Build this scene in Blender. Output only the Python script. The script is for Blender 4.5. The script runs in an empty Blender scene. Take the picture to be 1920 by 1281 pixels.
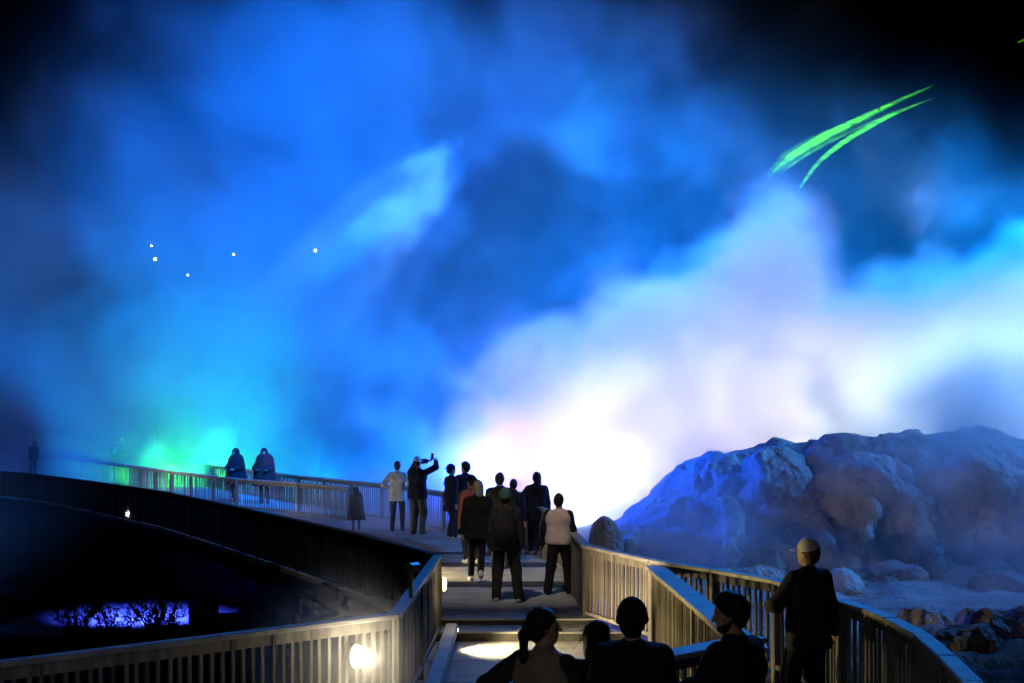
import bpy, bmesh, math, random
import numpy as np
from mathutils import Vector, Matrix

# ------------------------------------------------------------------ camera
FOC = 2600.0            # focal length in pixels of a 1920 px wide frame
HC = 2.7                # eye height above the deck
HOR = 797.0             # image row of the horizon
sc = bpy.context.scene
cam_d = bpy.data.cameras.new('camera')
cam = bpy.data.objects.new('camera', cam_d)
sc.collection.objects.link(cam)
cam.location = (0, 0, HC)
cam.rotation_euler = (math.radians(90), 0, 0)
cam_d.sensor_width = 36.0
cam_d.lens = 36.0 * FOC / 1920.0
cam_d.shift_y = (HOR - 640.5) / 1920.0
cam_d.clip_start = 0.1
cam_d.clip_end = 2000
sc.camera = cam

# ------------------------------------------------------------------ night sky, moonless
w = bpy.data.worlds.new('World'); sc.world = w; w.use_nodes = True
nt = w.node_tree
bg = nt.nodes['Background']
sky = nt.nodes.new('ShaderNodeTexSky'); sky.sky_type = 'NISHITA'; sky.sun_disc = False
sky.sun_elevation = math.radians(-4); sky.sun_rotation = math.radians(200)
nt.links.new(sky.outputs[0], bg.inputs[0]); bg.inputs[1].default_value = 0.004

sc.view_settings.view_transform = 'Standard'
sc.view_settings.look = 'None'
sc.view_settings.exposure = 0.0
sc.view_settings.gamma = 1.0
cy = sc.cycles
cy.use_denoising = True
cy.max_bounces = 3; cy.diffuse_bounces = 1; cy.glossy_bounces = 1; cy.transmission_bounces = 2
cy.transparent_max_bounces = 8
cy.volume_bounces = 0
cy.volume_step_rate = 3.0
cy.volume_max_steps = 128
cy.use_adaptive_sampling = True; cy.adaptive_threshold = 0.06; cy.adaptive_min_samples = 16
cy.caustics_reflective = False; cy.caustics_refractive = False
cy.sample_clamp_indirect = 6.0

def spot(name, loc, target, color, watts, angle=60, blend=0.6, radius=0.3):
    d = bpy.data.lights.new(name, 'SPOT'); d.energy = watts; d.color = color
    d.spot_size = math.radians(angle); d.spot_blend = blend; d.shadow_soft_size = radius
    o = bpy.data.objects.new(name, d); sc.collection.objects.link(o)
    o.location = loc
    o.rotation_euler = (Vector(target) - Vector(loc)).to_track_quat('-Z', 'Y').to_euler()
    return o
def point(name, loc, color, watts, radius=0.1):
    d = bpy.data.lights.new(name, 'POINT'); d.energy = watts; d.color = color; d.shadow_soft_size = radius
    o = bpy.data.objects.new(name, d); sc.collection.objects.link(o); o.location = loc
    return o

# show floodlights standing on the ground among the vents, pointing into the steam; added fill lights last
WHITE = (1.0, 0.80, 0.80); ICE = (0.36, 0.62, 0.90); BLUE = (0.0, 0.17, 1.0); DEEP = (0.0, 0.07, 1.0); TEAL = (0.0, 0.62, 0.48); GREEN = (0.03, 1.0, 0.10)
WHITE = (1.0, 0.86, 0.84); LAV = (1.0, 0.30, 0.80)
point('floodlight_core', (2.2, 46.2, 0.2), (0.85, 0.95, 1.0), 1300, 0.5)
spot('floodlight_white', (3.0, 41.6, 0.5), (5.2, 51, 5.5), WHITE, 7600, 88, 1.0, 0.4)
spot('floodlight_lavender', (-1.5, 42.6, 0.5), (1.2, 50, 1.8), LAV, 9000, 80, 1.0, 0.4)
spot('floodlight_white_mid', (9.5, 42.0, 0.7), (10.5, 52, 5.5), WHITE, 8200, 100, 1.0, 0.4)
spot('floodlight_ice', (16.0, 42.0, 0.8), (16.0, 53, 6.0), ICE, 20000, 115, 1.0, 0.4)
spot('floodlight_ice_right', (23.0, 43.0, 0.8), (22.0, 54, 6.0), ICE, 17000, 115, 1.0, 0.4)
spot('projector_blue', (5.0, 20, 26), (-5.0, 66, 6), BLUE, 780000, 55, 1.0, 0.5)
spot('projector_azure', (28.0, 36, 20), (13.0, 63, 8), (0.0, 0.24, 1.0), 300000, 50, 1.0, 0.5)
spot('floodlight_deep', (-1.0, 46, 0.4), (-5, 62, 6), DEEP, 45000, 110, 1.0, 0.4)
spot('floodlight_violet', (-0.5, 41.5, 0.4), (-1.5, 36, 1.0), (0.10, 0.14, 1.0), 2600, 150, 0.9, 0.3)
spot('floodlight_teal', (-6.2, 49.5, 0.4), (-14.3, 63.0, 6.0), TEAL, 20000, 40, 1.0, 0.3)
point('floodlight_green', (-15.2, 61.6, 0.5), (0.03, 1.0, 0.0), 1100, 0.2)
point('floodlight_green_right', (-12.9, 61.4, 0.3), (0.03, 1.0, 0.0), 1100, 0.2)
spot('projector_cyan', (9.0, 38, 22), (-5.2, 59, 11.8), (0.22, 0.72, 1.0), 80000, 9, 0.5, 0.1)
spot('projector_cyan_high', (14.0, 38, 30), (2.9, 60, 15.6), (0.0, 0.52, 0.8), 60000, 9, 0.6, 0.1)
spot('projector_mound', (23.0, 37, 11), (10.0, 35, 0.5), (0.06, 0.30, 1.0), 34000, 60, 0.9, 0.4)
spot('projector_mound_left', (-1.0, 39, 4), (5.5, 34.5, 0.5), DEEP, 8000, 60, 0.9, 0.3)
spot('floodlight_blue_left', (-16.0, 36, -2.0), (-11.8, 29, 3.0), BLUE, 1500, 50, 0.9, 0.2)
spot('projector_walkway', (7.0, 33, 15), (1.2, 12, 0.6), (0.02, 0.26, 1.0), 11000, 34, 0.9, 0.2)
spot('laser_glow', (20, 44, 22), (10.4, 51.5, 11.0), (0.10, 1.0, 0.15), 60000, 6, 0.9, 0.1)
spot('mound_flood', (-0.98, 14.2, 1.28), (10.5, 33, 0.0), (1.0, 0.72, 0.42), 1900, 29, 0.8, 0.04)
spot('railing_flood', (-0.94, 14.6, 0.80), (3.0, 14.9, 0.45), (1.0, 0.74, 0.26), 330, 88, 0.8, 0.03)
spot('deck_fill_light', (-1.5, 15.5, 8.2), (0.3, 26, 0.0), (1.0, 0.86, 0.72), 1150, 46, 0.8, 0.1)  # unseen lamp added overhead to brighten the deck
point('near_fill_light', (-1.5, 3.0, 4.2), (1.0, 0.92, 0.80), 75, 0.12)  # unseen lamp added above the view to lift the near backs and white cap
# ------------------------------------------------------------------ helpers
def P(u, v, Y):                     # a photo pixel at distance Y
    return Vector(((u - 960.0) / FOC * Y, Y, HC - (v - HOR) / FOC * Y))
def G(u, v, z=0.0):                 # a photo pixel on the level z
    Y = FOC * (HC - z) / (v - HOR)
    return Vector(((u - 960.0) / FOC * Y, Y, z))
def link(o): sc.collection.objects.link(o); return o
def tag(o, label=None, cat=None, group=None, kind=None):
    if label: o['label'] = label
    if cat: o['category'] = cat
    if group: o['group'] = group
    if kind: o['kind'] = kind
    return o
def empty(name, loc, rz=0.0):
    o = bpy.data.objects.new(name, None); o.empty_display_size = 0.2
    o.location = loc; o.rotation_euler = (0, 0, rz); return link(o)
def mesh_obj(name, verts, faces, mat=None, parent=None, smooth=False, loc=None):
    me = bpy.data.meshes.new(name)
    me.from_pydata([tuple(v) for v in verts], [], [tuple(f) for f in faces]); me.update()
    if smooth: me.polygons.foreach_set('use_smooth', [True] * len(me.polygons))
    if mat: me.materials.append(mat)
    o = bpy.data.objects.new(name, me); link(o)
    if parent: o.parent = parent
    if loc is not None: o.location = loc
    return o
def inst(name, me, parent=None, loc=(0,0,0), rot=(0,0,0), scale=(1,1,1)):
    o = bpy.data.objects.new(name, me); link(o); o.parent = parent
    o.location = loc; o.rotation_euler = rot; o.scale = scale
    return o
class MB:
    def __init__(s): s.v = []; s.f = []
    def hexa(s, c):                  # eight corners: bottom four ccw, top four ccw
        n = len(s.v); s.v += [tuple(p) for p in c]
        s.f += [tuple(n+i for i in q) for q in ((3,2,1,0),(4,5,6,7),(0,1,5,4),(1,2,6,5),(2,3,7,6),(3,0,4,7))]
    def box(s, x0, x1, y0, y1, z0, z1):
        s.hexa([(x0,y0,z0),(x1,y0,z0),(x1,y1,z0),(x0,y1,z0),(x0,y0,z1),(x1,y0,z1),(x1,y1,z1),(x0,y1,z1)])
    def bar(s, a, b, w, z0, z1):     # a plank on edge between two plan points, z relative to each end
        a = Vector(a); b = Vector(b); d = Vector((b.x-a.x, b.y-a.y, 0)).normalized(); n = Vector((-d.y, d.x, 0))*(w/2)
        c = [a-n, b-n, b+n, a+n]
        s.hexa([(p.x,p.y,p.z+z0) for p in c] + [(p.x,p.y,p.z+z1) for p in c])
    def tube(s, pts, rad, n=8):
        pts = [Vector(p) for p in pts]; rings = []
        for i, p in enumerate(pts):
            t = (pts[min(i+1,len(pts)-1)] - pts[max(i-1,0)]).normalized()
            u = t.cross(Vector((0,0,1)));
            if u.length < 1e-3: u = t.cross(Vector((1,0,0)))
            u.normalize(); v = t.cross(u); r = rad[i] if hasattr(rad,'__len__') else rad
            k = len(s.v); rings.append(k)
            for j in range(n):
                a = 2*math.pi*j/n; s.v.append(tuple(p + (u*math.cos(a)+v*math.sin(a))*r))
        for a, b in zip(rings, rings[1:]):
            for j in range(n): s.f.append((a+j, a+(j+1)%n, b+(j+1)%n, b+j))
        s.f.append(tuple(rings[0]+j for j in reversed(range(n)))); s.f.append(tuple(rings[-1]+j for j in range(n)))
    def build(s, name, mat=None, parent=None, smooth=False): return mesh_obj(name, s.v, s.f, mat, parent, smooth)
def bevel(o, wd=0.006, seg=1):
    m = o.modifiers.new('bevel', 'BEVEL'); m.width = wd; m.segments = seg; m.limit_method = 'ANGLE'; return o

# ------------------------------------------------------------------ materials
def mat_basic(name, col, rough=0.7, var=0.25, scale=6.0, bump=0.2, bscale=40.0, metal=0.0, stretch=(1,1,1), spec=0.3, bdist=0.02):
    m = bpy.data.materials.new(name); m.use_nodes = True; n = m.node_tree; L = n.links.new
    b = n.nodes['Principled BSDF']; b.inputs['Roughness'].default_value = rough; b.inputs['Metallic'].default_value = metal
    b.inputs['Specular IOR Level'].default_value = spec
    tc = n.nodes.new('ShaderNodeTexCoord'); mp = n.nodes.new('ShaderNodeMapping'); mp.inputs['Scale'].default_value = stretch
    L(tc.outputs['Object'], mp.inputs[0])
    tx = n.nodes.new('ShaderNodeTexNoise'); tx.inputs['Scale'].default_value = scale; tx.inputs['Detail'].default_value = 5
    L(mp.outputs[0], tx.inputs['Vector'])
    rp = n.nodes.new('ShaderNodeValToRGB'); rp.color_ramp.elements[0].position = 0.3; rp.color_ramp.elements[1].position = 0.72
    lo = [c*(1-var) for c in col]; hi = [min(1, c*(1+var)) for c in col]
    rp.color_ramp.elements[0].color = (*lo, 1); rp.color_ramp.elements[1].color = (*hi, 1)
    L(tx.outputs[0], rp.inputs[0]); L(rp.outputs[0], b.inputs['Base Color'])
    t2 = n.nodes.new('ShaderNodeTexNoise'); t2.inputs['Scale'].default_value = bscale; t2.inputs['Detail'].default_value = 4
    L(mp.outputs[0], t2.inputs['Vector'])
    bp = n.nodes.new('ShaderNodeBump'); bp.inputs['Strength'].default_value = bump; bp.inputs['Distance'].default_value = bdist
    L(t2.outputs[0], bp.inputs['Height']); L(bp.outputs[0], b.inputs['Normal'])
    return m
def mat_emit(name, col, s):
    m = bpy.data.materials.new(name); m.use_nodes = True; n = m.node_tree
    b = n.nodes['Principled BSDF']; b.inputs['Base Color'].default_value = (*col,1)
    b.inputs['Emission Color'].default_value = (*col,1); b.inputs['Emission Strength'].default_value = s
    return m
M = {}
M['timber'] = mat_basic('weathered_timber', (0.21,0.195,0.175), 0.8, 0.4, 5, 0.35, 30, stretch=(3,3,0.4))
M['cap'] = mat_basic('rail_cap_timber', (0.36,0.36,0.36), 0.55, 0.3, 4, 0.3, 25)
M['frame'] = mat_basic('unlit_tone_timber', (0.022,0.021,0.02), 0.8, 0.4, 4, 0.3, 25)  # timber with its unlit blackness put into the colour
M['deck'] = mat_basic('worn_deck', (0.48,0.47,0.455), 0.75, 0.25, 2.5, 0.25, 60)
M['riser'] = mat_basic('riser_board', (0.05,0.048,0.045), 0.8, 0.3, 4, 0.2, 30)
M['strip'] = mat_basic('dark_cross_band', (0.07,0.068,0.066), 0.8, 0.25, 3, 0.3, 70)  # darker tone for a few cross bands of the deck
def vary(m, lo, hi):                 # each slat has its own tone
    n = m.node_tree; b = n.nodes['Principled BSDF']; src = b.inputs['Base Color'].links[0].from_socket
    oi = n.nodes.new('ShaderNodeObjectInfo'); mr = n.nodes.new('ShaderNodeMapRange'); mr.inputs[3].default_value = lo; mr.inputs[4].default_value = hi
    n.links.new(oi.outputs['Random'], mr.inputs[0]); mx = n.nodes.new('ShaderNodeVectorMath'); mx.operation = 'SCALE'
    n.links.new(src, mx.inputs[0]); n.links.new(mr.outputs[0], mx.inputs['Scale']); n.links.new(mx.outputs[0], b.inputs['Base Color'])
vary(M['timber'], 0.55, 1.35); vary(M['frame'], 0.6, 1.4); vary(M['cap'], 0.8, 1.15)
def ribbed(name, col):
    m = mat_basic(name, col, 0.5, 0.25, 3, 0.2, 50)
    n = m.node_tree; L = n.links.new; b = n.nodes['Principled BSDF']
    tc = n.nodes.new('ShaderNodeTexCoord'); wv = n.nodes.new('ShaderNodeTexWave'); wv.wave_type='BANDS'; wv.bands_direction='X'
    wv.inputs['Scale'].default_value = 16.0; wv.inputs['Distortion'].default_value = 0.3
    L(tc.outputs['Object'], wv.inputs[0])
    bp = n.nodes.new('ShaderNodeBump'); bp.inputs['Strength'].default_value = 0.4; bp.inputs['Distance'].default_value = 0.02
    L(wv.outputs[0], bp.inputs['Height']); L(bp.outputs[0], b.inputs['Normal']); return m
M['grating'] = ribbed('ribbed_ramp', (0.20,0.19,0.175)); M['tread'] = ribbed('ribbed_tread', (0.36,0.35,0.32))
M['rock'] = mat_basic('sinter_rock', (0.38,0.35,0.32), 0.6, 0.5, 0.9, 0.9, 9.0, bdist=0.12)
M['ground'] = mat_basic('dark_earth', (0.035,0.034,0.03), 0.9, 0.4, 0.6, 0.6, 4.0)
M['water'] = mat_basic('pool_water', (0.10,0.14,0.16), 0.12, 0.2, 0.3, 0.25, 1.5, spec=0.6)
M['concrete'] = mat_basic('pale_concrete', (0.45,0.45,0.45), 0.8, 0.2, 2, 0.2, 20)
M['bark'] = mat_basic('twig_bark', (0.03,0.027,0.025), 0.9, 0.3, 8, 0.2, 30)
M['leaf'] = mat_basic('small_leaves', (0.05,0.07,0.035), 0.7, 0.4, 8, 0.1, 30)
M['metal'] = mat_basic('lamp_metal', (0.08,0.08,0.08), 0.45, 0.1, 10, 0.05, 80, metal=0.6)
M['warm'] = mat_emit('lamp_lens', (1.0,0.80,0.42), 6.0)
M['warmdim'] = mat_emit('lamp_lens_dim', (1.0,0.82,0.5), 6.0)
M['star'] = mat_emit('far_lamp_lens', (1.0,0.88,0.62), 60.0)

# ------------------------------------------------------------------ ground and pool
def fbm_py(x, y, seed=0):
    from mathutils import noise
    v = 0; a = 1; f = 1
    for i in range(4):
        v += a*noise.noise(Vector((x*f+seed*7.3, y*f-seed*3.1, seed*1.7))); a *= 0.5; f *= 2.1
    return v
def smooth(a, b, x):
    t = min(1, max(0, (x-a)/(b-a))); return t*t*(3-2*t)
def ground_z(x, y):
    left = -3.2 + 0.25*fbm_py(x*0.12, y*0.12, 1)
    terr = fbm_py(x*0.22, y*0.22, 2)*0.35
    right = -1.25 + terr + 0.10*fbm_py(x*1.1, y*1.1, 3)
    right += 0.9*smooth(26, 40, y) - 0.9*smooth(24, 14, y)
    edge = 40.6 + max(0.0, -6.2-x)*0.8 if x < -6.2 else 35.5 + (x+6.2)*0.2     # bank added to block the steam glow under the far walkway
    left += (2.55 + 0.2*fbm_py(x*0.3, y*0.3, 5))*smooth(0.0, 1.6, y-edge-(0.0 if x > -6.2 else 1.0))
    k = smooth(-0.5, 2.2, x - 0.05*(y-20))
    return left*(1-k) + right*k
def grid_mesh(name, xs, ys, fn, mat):
    nx, ny = len(xs), len(ys)
    v = [(x, y, fn(x, y)) for y in ys for x in xs]
    f = [(j*nx+i, j*nx+i+1, (j+1)*nx+i+1, (j+1)*nx+i) for j in range(ny-1) for i in range(nx-1)]
    return mesh_obj(name, v, f, mat, smooth=True)
def spaced(*segs):
    out = []
    for a, b, s in segs:
        n = max(1, int(round((b-a)/s))); out += [a+(b-a)*i/n for i in range(n)]
    out.append(segs[-1][1]); return out
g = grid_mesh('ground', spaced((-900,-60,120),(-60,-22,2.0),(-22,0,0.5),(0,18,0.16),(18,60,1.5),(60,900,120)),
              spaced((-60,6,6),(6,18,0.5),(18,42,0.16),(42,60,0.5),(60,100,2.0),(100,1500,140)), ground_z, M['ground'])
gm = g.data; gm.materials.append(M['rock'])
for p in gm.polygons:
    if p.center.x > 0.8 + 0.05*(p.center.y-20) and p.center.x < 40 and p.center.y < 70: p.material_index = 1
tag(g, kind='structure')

# ------------------------------------------------------------------ boardwalk
def Yt(v, drop): return FOC*drop/(v-HOR)
def plan(u, v, drop): y = Yt(v, drop); return Vector(((u-960)/FOC*y, y, 0))
TL = 1.75
L1 = [Vector((-6.2, 7.95, -0.2)), plan(-10,1241,TL), plan(740,1150,TL)]
L2 = [L1[-1].copy(), plan(820,1040,TL)]
L3 = [L2[-1], plan(690,1004,TL), plan(560,975,TL), plan(420,945,TL), plan(310,922,TL), plan(180,903,TL), plan(60,888,TL), plan(-40,880,TL)]
F1 = [G(655,977), G(560,964), plan(445,897,TL), plan(320,882,TL), plan(215,868,TL), plan(120,858,TL), plan(40,850,TL), plan(-60,841,TL)]
F2 = [Vector((-30,92,0)), plan(150,842,1.7), plan(245,852,1.7), plan(400,872,1.7), plan(560,891,1.7), plan(716,907,1.7), G(832,995), G(985,1022), Vector((1.0,25.5,0)), Vector((0.98,21.9,0))]
R1 = [F2[-1]] + [plan(u,v,1.7) for u,v in ((1100,1022),(1224,1049),(1340,1067),(1456,1087),(1520,1105),(1577,1125),(1630,1141),(1671,1158),(1727,1187),(1775,1228),(1824,1276))] + [Vector((2.6,7.6,0))]
D1 = [Vector((1.78,17.3,-0.1)), Vector((2.02,11.5,-0.2))]
D2 = [D1[-1], Vector((1.15,10.6,-0.2)), Vector((-0.2,9.3,-0.2))]

deck = empty('boardwalk', (0,0,0)); tag(deck, kind='structure')
# deck panels: cut the walkway at fixed distances and fill between the left and right edge lines
def x_at(line, y):
    for a, b in zip(line, line[1:]):
        lo, hi = min(a.y,b.y), max(a.y,b.y)
        if lo <= y <= hi and hi > lo: return a.x + (b.x-a.x)*(y-a.y)/(b.y-a.y)
    return None
left_line = [Vector((-1.12,2,0)), L1[-1]+Vector((-.08,0,0)), L2[-1]+Vector((-.08,0,0))] + [p+Vector((-0.1,0,0)) for p in L3[1:]] + [Vector((-40,95,0))]
right_line = [Vector((2.3,2,0)), Vector((2.7,7.6,0))] + [p+Vector((0.08,0,0)) for p in reversed(R1[:-1])] + [p+Vector((0.08,0,0)) for p in reversed(F2[:-1])]
right_line.sort(key=lambda p: p.y); left_line.sort(key=lambda p: p.y)
rng = random.Random(4)
cuts = [5.0,7.2,9.2,11.0,12.6,14.3,15.6,17.1,18.6,19.3,21.2,23.1,23.95,26.4,27.3,28.9,29.5,32.0,32.5,35.0,38,41,44,48,52,57,62,68,75,82,90]
for y0, y1 in zip(cuts, cuts[1:]):
    z = -0.2 if y1 <= 18.61 else (-0.08 if y1 <= 19.31 else 0.0)
    gap = 0.012
    ys = [y0+gap, (y0+y1)/2, y1-gap]; v = []
    for zz in (z-0.09, z):
        for y in ys:
            v.append((x_at(left_line,y), y, zz)); v.append((x_at(right_line,y), y, zz))
    f = [(6,7,9,8),(8,9,11,10),(0,2,3,1),(2,4,5,3),(0,1,7,6),(5,4,10,11),(0,6,8,2),(2,8,10,4),(1,3,9,7),(3,5,11,9)]
    grate = y1 <= 19.31
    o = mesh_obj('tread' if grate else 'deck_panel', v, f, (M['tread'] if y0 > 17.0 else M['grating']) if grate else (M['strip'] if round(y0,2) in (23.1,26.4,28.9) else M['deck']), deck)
    bevel(o, 0.008)
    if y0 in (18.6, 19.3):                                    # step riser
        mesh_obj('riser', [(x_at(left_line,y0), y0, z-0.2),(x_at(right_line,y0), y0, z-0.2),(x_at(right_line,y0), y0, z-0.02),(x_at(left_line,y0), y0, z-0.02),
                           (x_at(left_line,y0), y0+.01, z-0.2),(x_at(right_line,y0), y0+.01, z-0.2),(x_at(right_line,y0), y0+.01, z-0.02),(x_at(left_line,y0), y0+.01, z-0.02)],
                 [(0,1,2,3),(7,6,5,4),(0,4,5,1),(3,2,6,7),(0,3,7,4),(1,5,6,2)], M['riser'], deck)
# side deck that flares left to the near railing
mb = MB(); mb.hexa([(-6.3,5,-0.29),(-1.13,5,-0.29),(-1.13,12.85,-0.29),(-6.3,7.9,-0.29),(-6.3,5,-0.2),(-1.13,5,-0.2),(-1.13,12.85,-0.2),(-6.3,7.9,-0.2)])
mb.build('deck_panel', M['deck'], deck)
# bearers and support piles
for a, b in list(zip(L2, L2[1:])) + list(zip(L3, L3[1:])) + list(zip(R1, R1[1:])) + list(zip(F2, F2[1:])):
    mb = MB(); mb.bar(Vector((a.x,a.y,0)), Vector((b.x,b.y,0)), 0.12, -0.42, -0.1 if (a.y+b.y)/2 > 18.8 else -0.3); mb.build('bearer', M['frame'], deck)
pm = None
for ln in (L3, F2, R1, L2):
    for p in ln:
        if ln is L3 and 24 < p.y < 50: continue
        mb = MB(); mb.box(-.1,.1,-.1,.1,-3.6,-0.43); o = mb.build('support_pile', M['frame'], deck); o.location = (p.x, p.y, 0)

# ------------------------------------------------------------------ railings
def length(l): return sum((Vector((b.x-a.x,b.y-a.y,0))).length for a,b in zip(l,l[1:]))
def railing(name, pts, label, top, spacing, capw=0.12, bal=(0.031,0.028), mat='timber', capmat='cap', skip=0.0, foot=0.07, post_every=2.4, cap_t=0.045, drop=False):
    r = empty(name, pts[0]); o0 = Vector(pts[0]); tag(r, label, 'railing', 'walkway railings')
    h = top - cap_t
    mb = MB(); mb.box(-bal[0]/2,bal[0]/2,-bal[1]/2,bal[1]/2,foot+0.004,h-0.006); bm_ = mb.build('tmp', M[mat]); me = bm_.data; me.name='baluster'; bpy.data.objects.remove(bm_)
    mb = MB(); mb.box(-.045,.045,-.045,.045,-0.32 if drop else -0.03,h-0.003); bm_ = mb.build('tmp', M[mat]); pme = bm_.data; pme.name='post'; bpy.data.objects.remove(bm_)
    rr = random.Random(name+label)
    acc = 0.0
    for k, (a, b) in enumerate(zip(pts, pts[1:])):
        a = Vector(a); b = Vector(b); d = b-a; ln = Vector((d.x,d.y,0)).length; ang = math.atan2(d.y,d.x)
        off = a - o0
        e = d.normalized()*0.02
        cp = MB(); cp.bar(off+(e if k else -e), off+d+e*0.0, capw, h, top+ (0.0015 if k%2 else 0)); c = cp.build('top_rail', M[capmat], r); bevel(c, 0.008)
        bt = MB(); bt.bar(off, off+d, 0.07, foot-0.05, foot); bevel(bt.build('bottom_rail', M[mat], r), 0.005)
        ur = MB(); ur.bar(off, off+d, 0.034, h-0.10, h-0.004); ur.build('upper_rail', M[mat], r)
        npost = max(1, int(ln/post_every))
        posts = [ln*i/npost for i in range(npost)]
        for s in posts:
            q = off + d*(s/ln); inst('post', pme, r, q, (0,0,ang))
        n = max(1, int(ln/spacing))
        for i in range(n):
            s = ln*(i+0.5)/n
            if min(abs(s-t) for t in posts) < 0.06: continue
            q = off + d*(s/ln) + Vector((rr.uniform(-.006,.006), rr.uniform(-.004,.004), 0))
            inst('baluster', me, r, q, (rr.uniform(-.008,.008), rr.uniform(-.012,.012), ang+rr.uniform(-.08,.08)))
    q = Vector(pts[-1])-o0; inst('post', pme, r, q, (0,0,ang))
    return r
for p in L1: p.z = -0.2
railing('railing', L1, 'near slatted railing across the lower left, lit by a glaring wall lamp', 1.15, 0.098)
railing('railing', [p+Vector((0,0,-0.1)) for p in L2], 'short railing running away from the camera along the left of the steps', 1.05, 0.108, drop=True)
railing('railing', L3, 'dark unlit outer railing curving away left over the black drop', 0.95, 0.155, capw=0.14, bal=(0.105,0.03), mat='frame', capmat='frame')  # slats widened and blackened so the railing reads as unlit
railing('railing', F1, 'long pale lit railing of the far walkway in front of the hooded pair', 0.95, 0.17, capw=0.10)
railing('railing', F2, 'rearmost railing behind the far spectators, facing the steam', 1.0, 0.165, capw=0.12)
railing('railing', R1, 'yellow lit railing curving round the right side toward the rock mound', 1.0, 0.108, capw=0.14, drop=True)
railing('railing', D1, 'middle divider railing with broad blue lit cap beside the steps', 1.05, 0.108, capw=0.24)
railing('railing', D2, 'low return railing with blue cap behind the bearded man', 1.15, 0.108, capw=0.24)
# kerb timber at the foot of the left railing
mb = MB(); a = L2[0]+Vector((0.22,0.3,-0.2)); b = L2[1]+Vector((0.2,-.1,-0.1)); mb.bar(a, b, 0.16, 0.0, 0.14)
bevel(mb.build('kerb_beam', M['deck'], deck), 0.015)

# ------------------------------------------------------------------ bulkhead lamps fixed to the railings
def bulkhead(loc, rz, label, watts, col=(1.0,0.80,0.42), dim=False, size=1.0, beam=0, tilt=0):
    r = empty('railing_lamp', loc, rz); r.scale = (size,)*3; tag(r, label, 'lamp', 'warm lamps on the railings')
    mb = MB(); mb.box(-.06,.06,-.04,.0,-.10,.10); bevel(mb.build('housing', M['metal'], r), 0.02, 2)
    # oval lens
    v=[]; f=[]; n=16
    for i,(s,y) in enumerate(((1.0,0.0),(0.95,0.03),(0.7,0.05),(0.0,0.058))):
        for j in range(n):
            a=2*math.pi*j/n; v.append((0.075*s*math.cos(a), y+0.001, 0.115*s*math.sin(a)))
    for i in range(3):
        for j in range(n): f.append((i*n+j, i*n+(j+1)%n, (i+1)*n+(j+1)%n, (i+1)*n+j))
    mesh_obj('lens', v, f, M['warmdim'] if dim else M['warm'], r, True)
    d = bpy.data.lights.new('lamp_light','SPOT' if beam else 'POINT'); d.energy = watts; d.color = col; d.shadow_soft_size = 0.07
    o = bpy.data.objects.new('lamp_light', d); link(o); o.parent = r; o.location = (0,0.16,0)
    if beam: d.spot_size = math.radians(beam); d.spot_blend = 0.8; o.rotation_euler = (math.radians(90-tilt),0,0)
    return r
bulkhead((-1.40,12.46,0.62), math.radians(-135), 'glaring warm lamp on the near left railing', 26, (1.0,0.86,0.58), size=0.95)
bulkhead((-0.90,18.1,0.62), math.radians(-90), 'warm lamp at the far end of the railing by the steps', 6, size=0.8)
bulkhead((-0.70,17.85,0.06), math.radians(-90), 'tiny warm step light on the kerb beside the lit step', 420, size=0.2, beam=125, tilt=24)
bulkhead((-3.0,24.6,0.45), math.radians(-76), 'small low warm lamp washing the deck behind the walkers', 650, size=0.5, beam=90, tilt=16)
bulkhead((-11.0,39.5,0.16), math.radians(-50), 'pale lamp lighting the long far railing', 900, (1,0.9,0.75), True, 0.45, 150)
bulkhead((-6.85,32.5,0.16), math.radians(-40), 'pale lamp on the dark railing facing the platform', 240, (1,0.9,0.75), True, 0.45, 150)
bulkhead((-17.3,50.6,0.16), math.radians(-50), 'pale lamp far along the dark railing', 800, (1,0.9,0.75), True, 0.45, 150)
t = empty('spot_lamp', (-1.02,14.0,0.96)); tag(t,'small spot lamp clamped on the cap of the railing by the steps','lamp')
mb = MB(); mb.box(-.02,.02,-.02,.02,-.008,.24); mb.build('bracket', M['metal'], t)
mb = MB(); mb.tube([(-.02,-.02,.30),(.04,.12,.29)],[.045,.06],10); mb.build('head', M['metal'], t)
# ------------------------------------------------------------------ steam: voxel densities worked out here, turned into a volume by geometry nodes
class Noise3:
    def __init__(s, seed, n=64):
        s.n = n; s.t = np.random.RandomState(seed).rand(n,n,n).astype(np.float32)
    def __call__(s, x, y, z):
        n = s.n; xf = np.floor(x); yf = np.floor(y); zf = np.floor(z)
        i = xf.astype(np.int32) % n; j = yf.astype(np.int32) % n; k = zf.astype(np.int32) % n
        fx = x-xf; fy = y-yf; fz = z-zf
        fx = fx*fx*(3-2*fx); fy = fy*fy*(3-2*fy); fz = fz*fz*(3-2*fz)
        i1 = (i+1)%n; j1 = (j+1)%n; k1 = (k+1)%n; t = s.t
        a = t[i,j,k]*(1-fx)+t[i1,j,k]*fx; b = t[i,j1,k]*(1-fx)+t[i1,j1,k]*fx
        c = t[i,j,k1]*(1-fx)+t[i1,j,k1]*fx; d = t[i,j1,k1]*(1-fx)+t[i1,j1,k1]*fx
        return (a*(1-fy)+b*fy)*(1-fz)+(c*(1-fy)+d*fy)*fz
N3 = Noise3(7)
def fbm(x, y, z, f, o, seed=0.0, gain=0.5):
    v = 0; a = 1.0; tot = 0
    for i in range(o):
        v = v + a*N3(x*f+seed+i*13.7, y*f-seed+i*5.1, z*f+2*seed+i*9.3); tot += a; a *= gain; f *= 2.03
    return v/tot
def sstep(a, b, x):
    t = np.clip((x-a)/(b-a), 0, 1); return t*t*(3-2*t)

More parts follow.
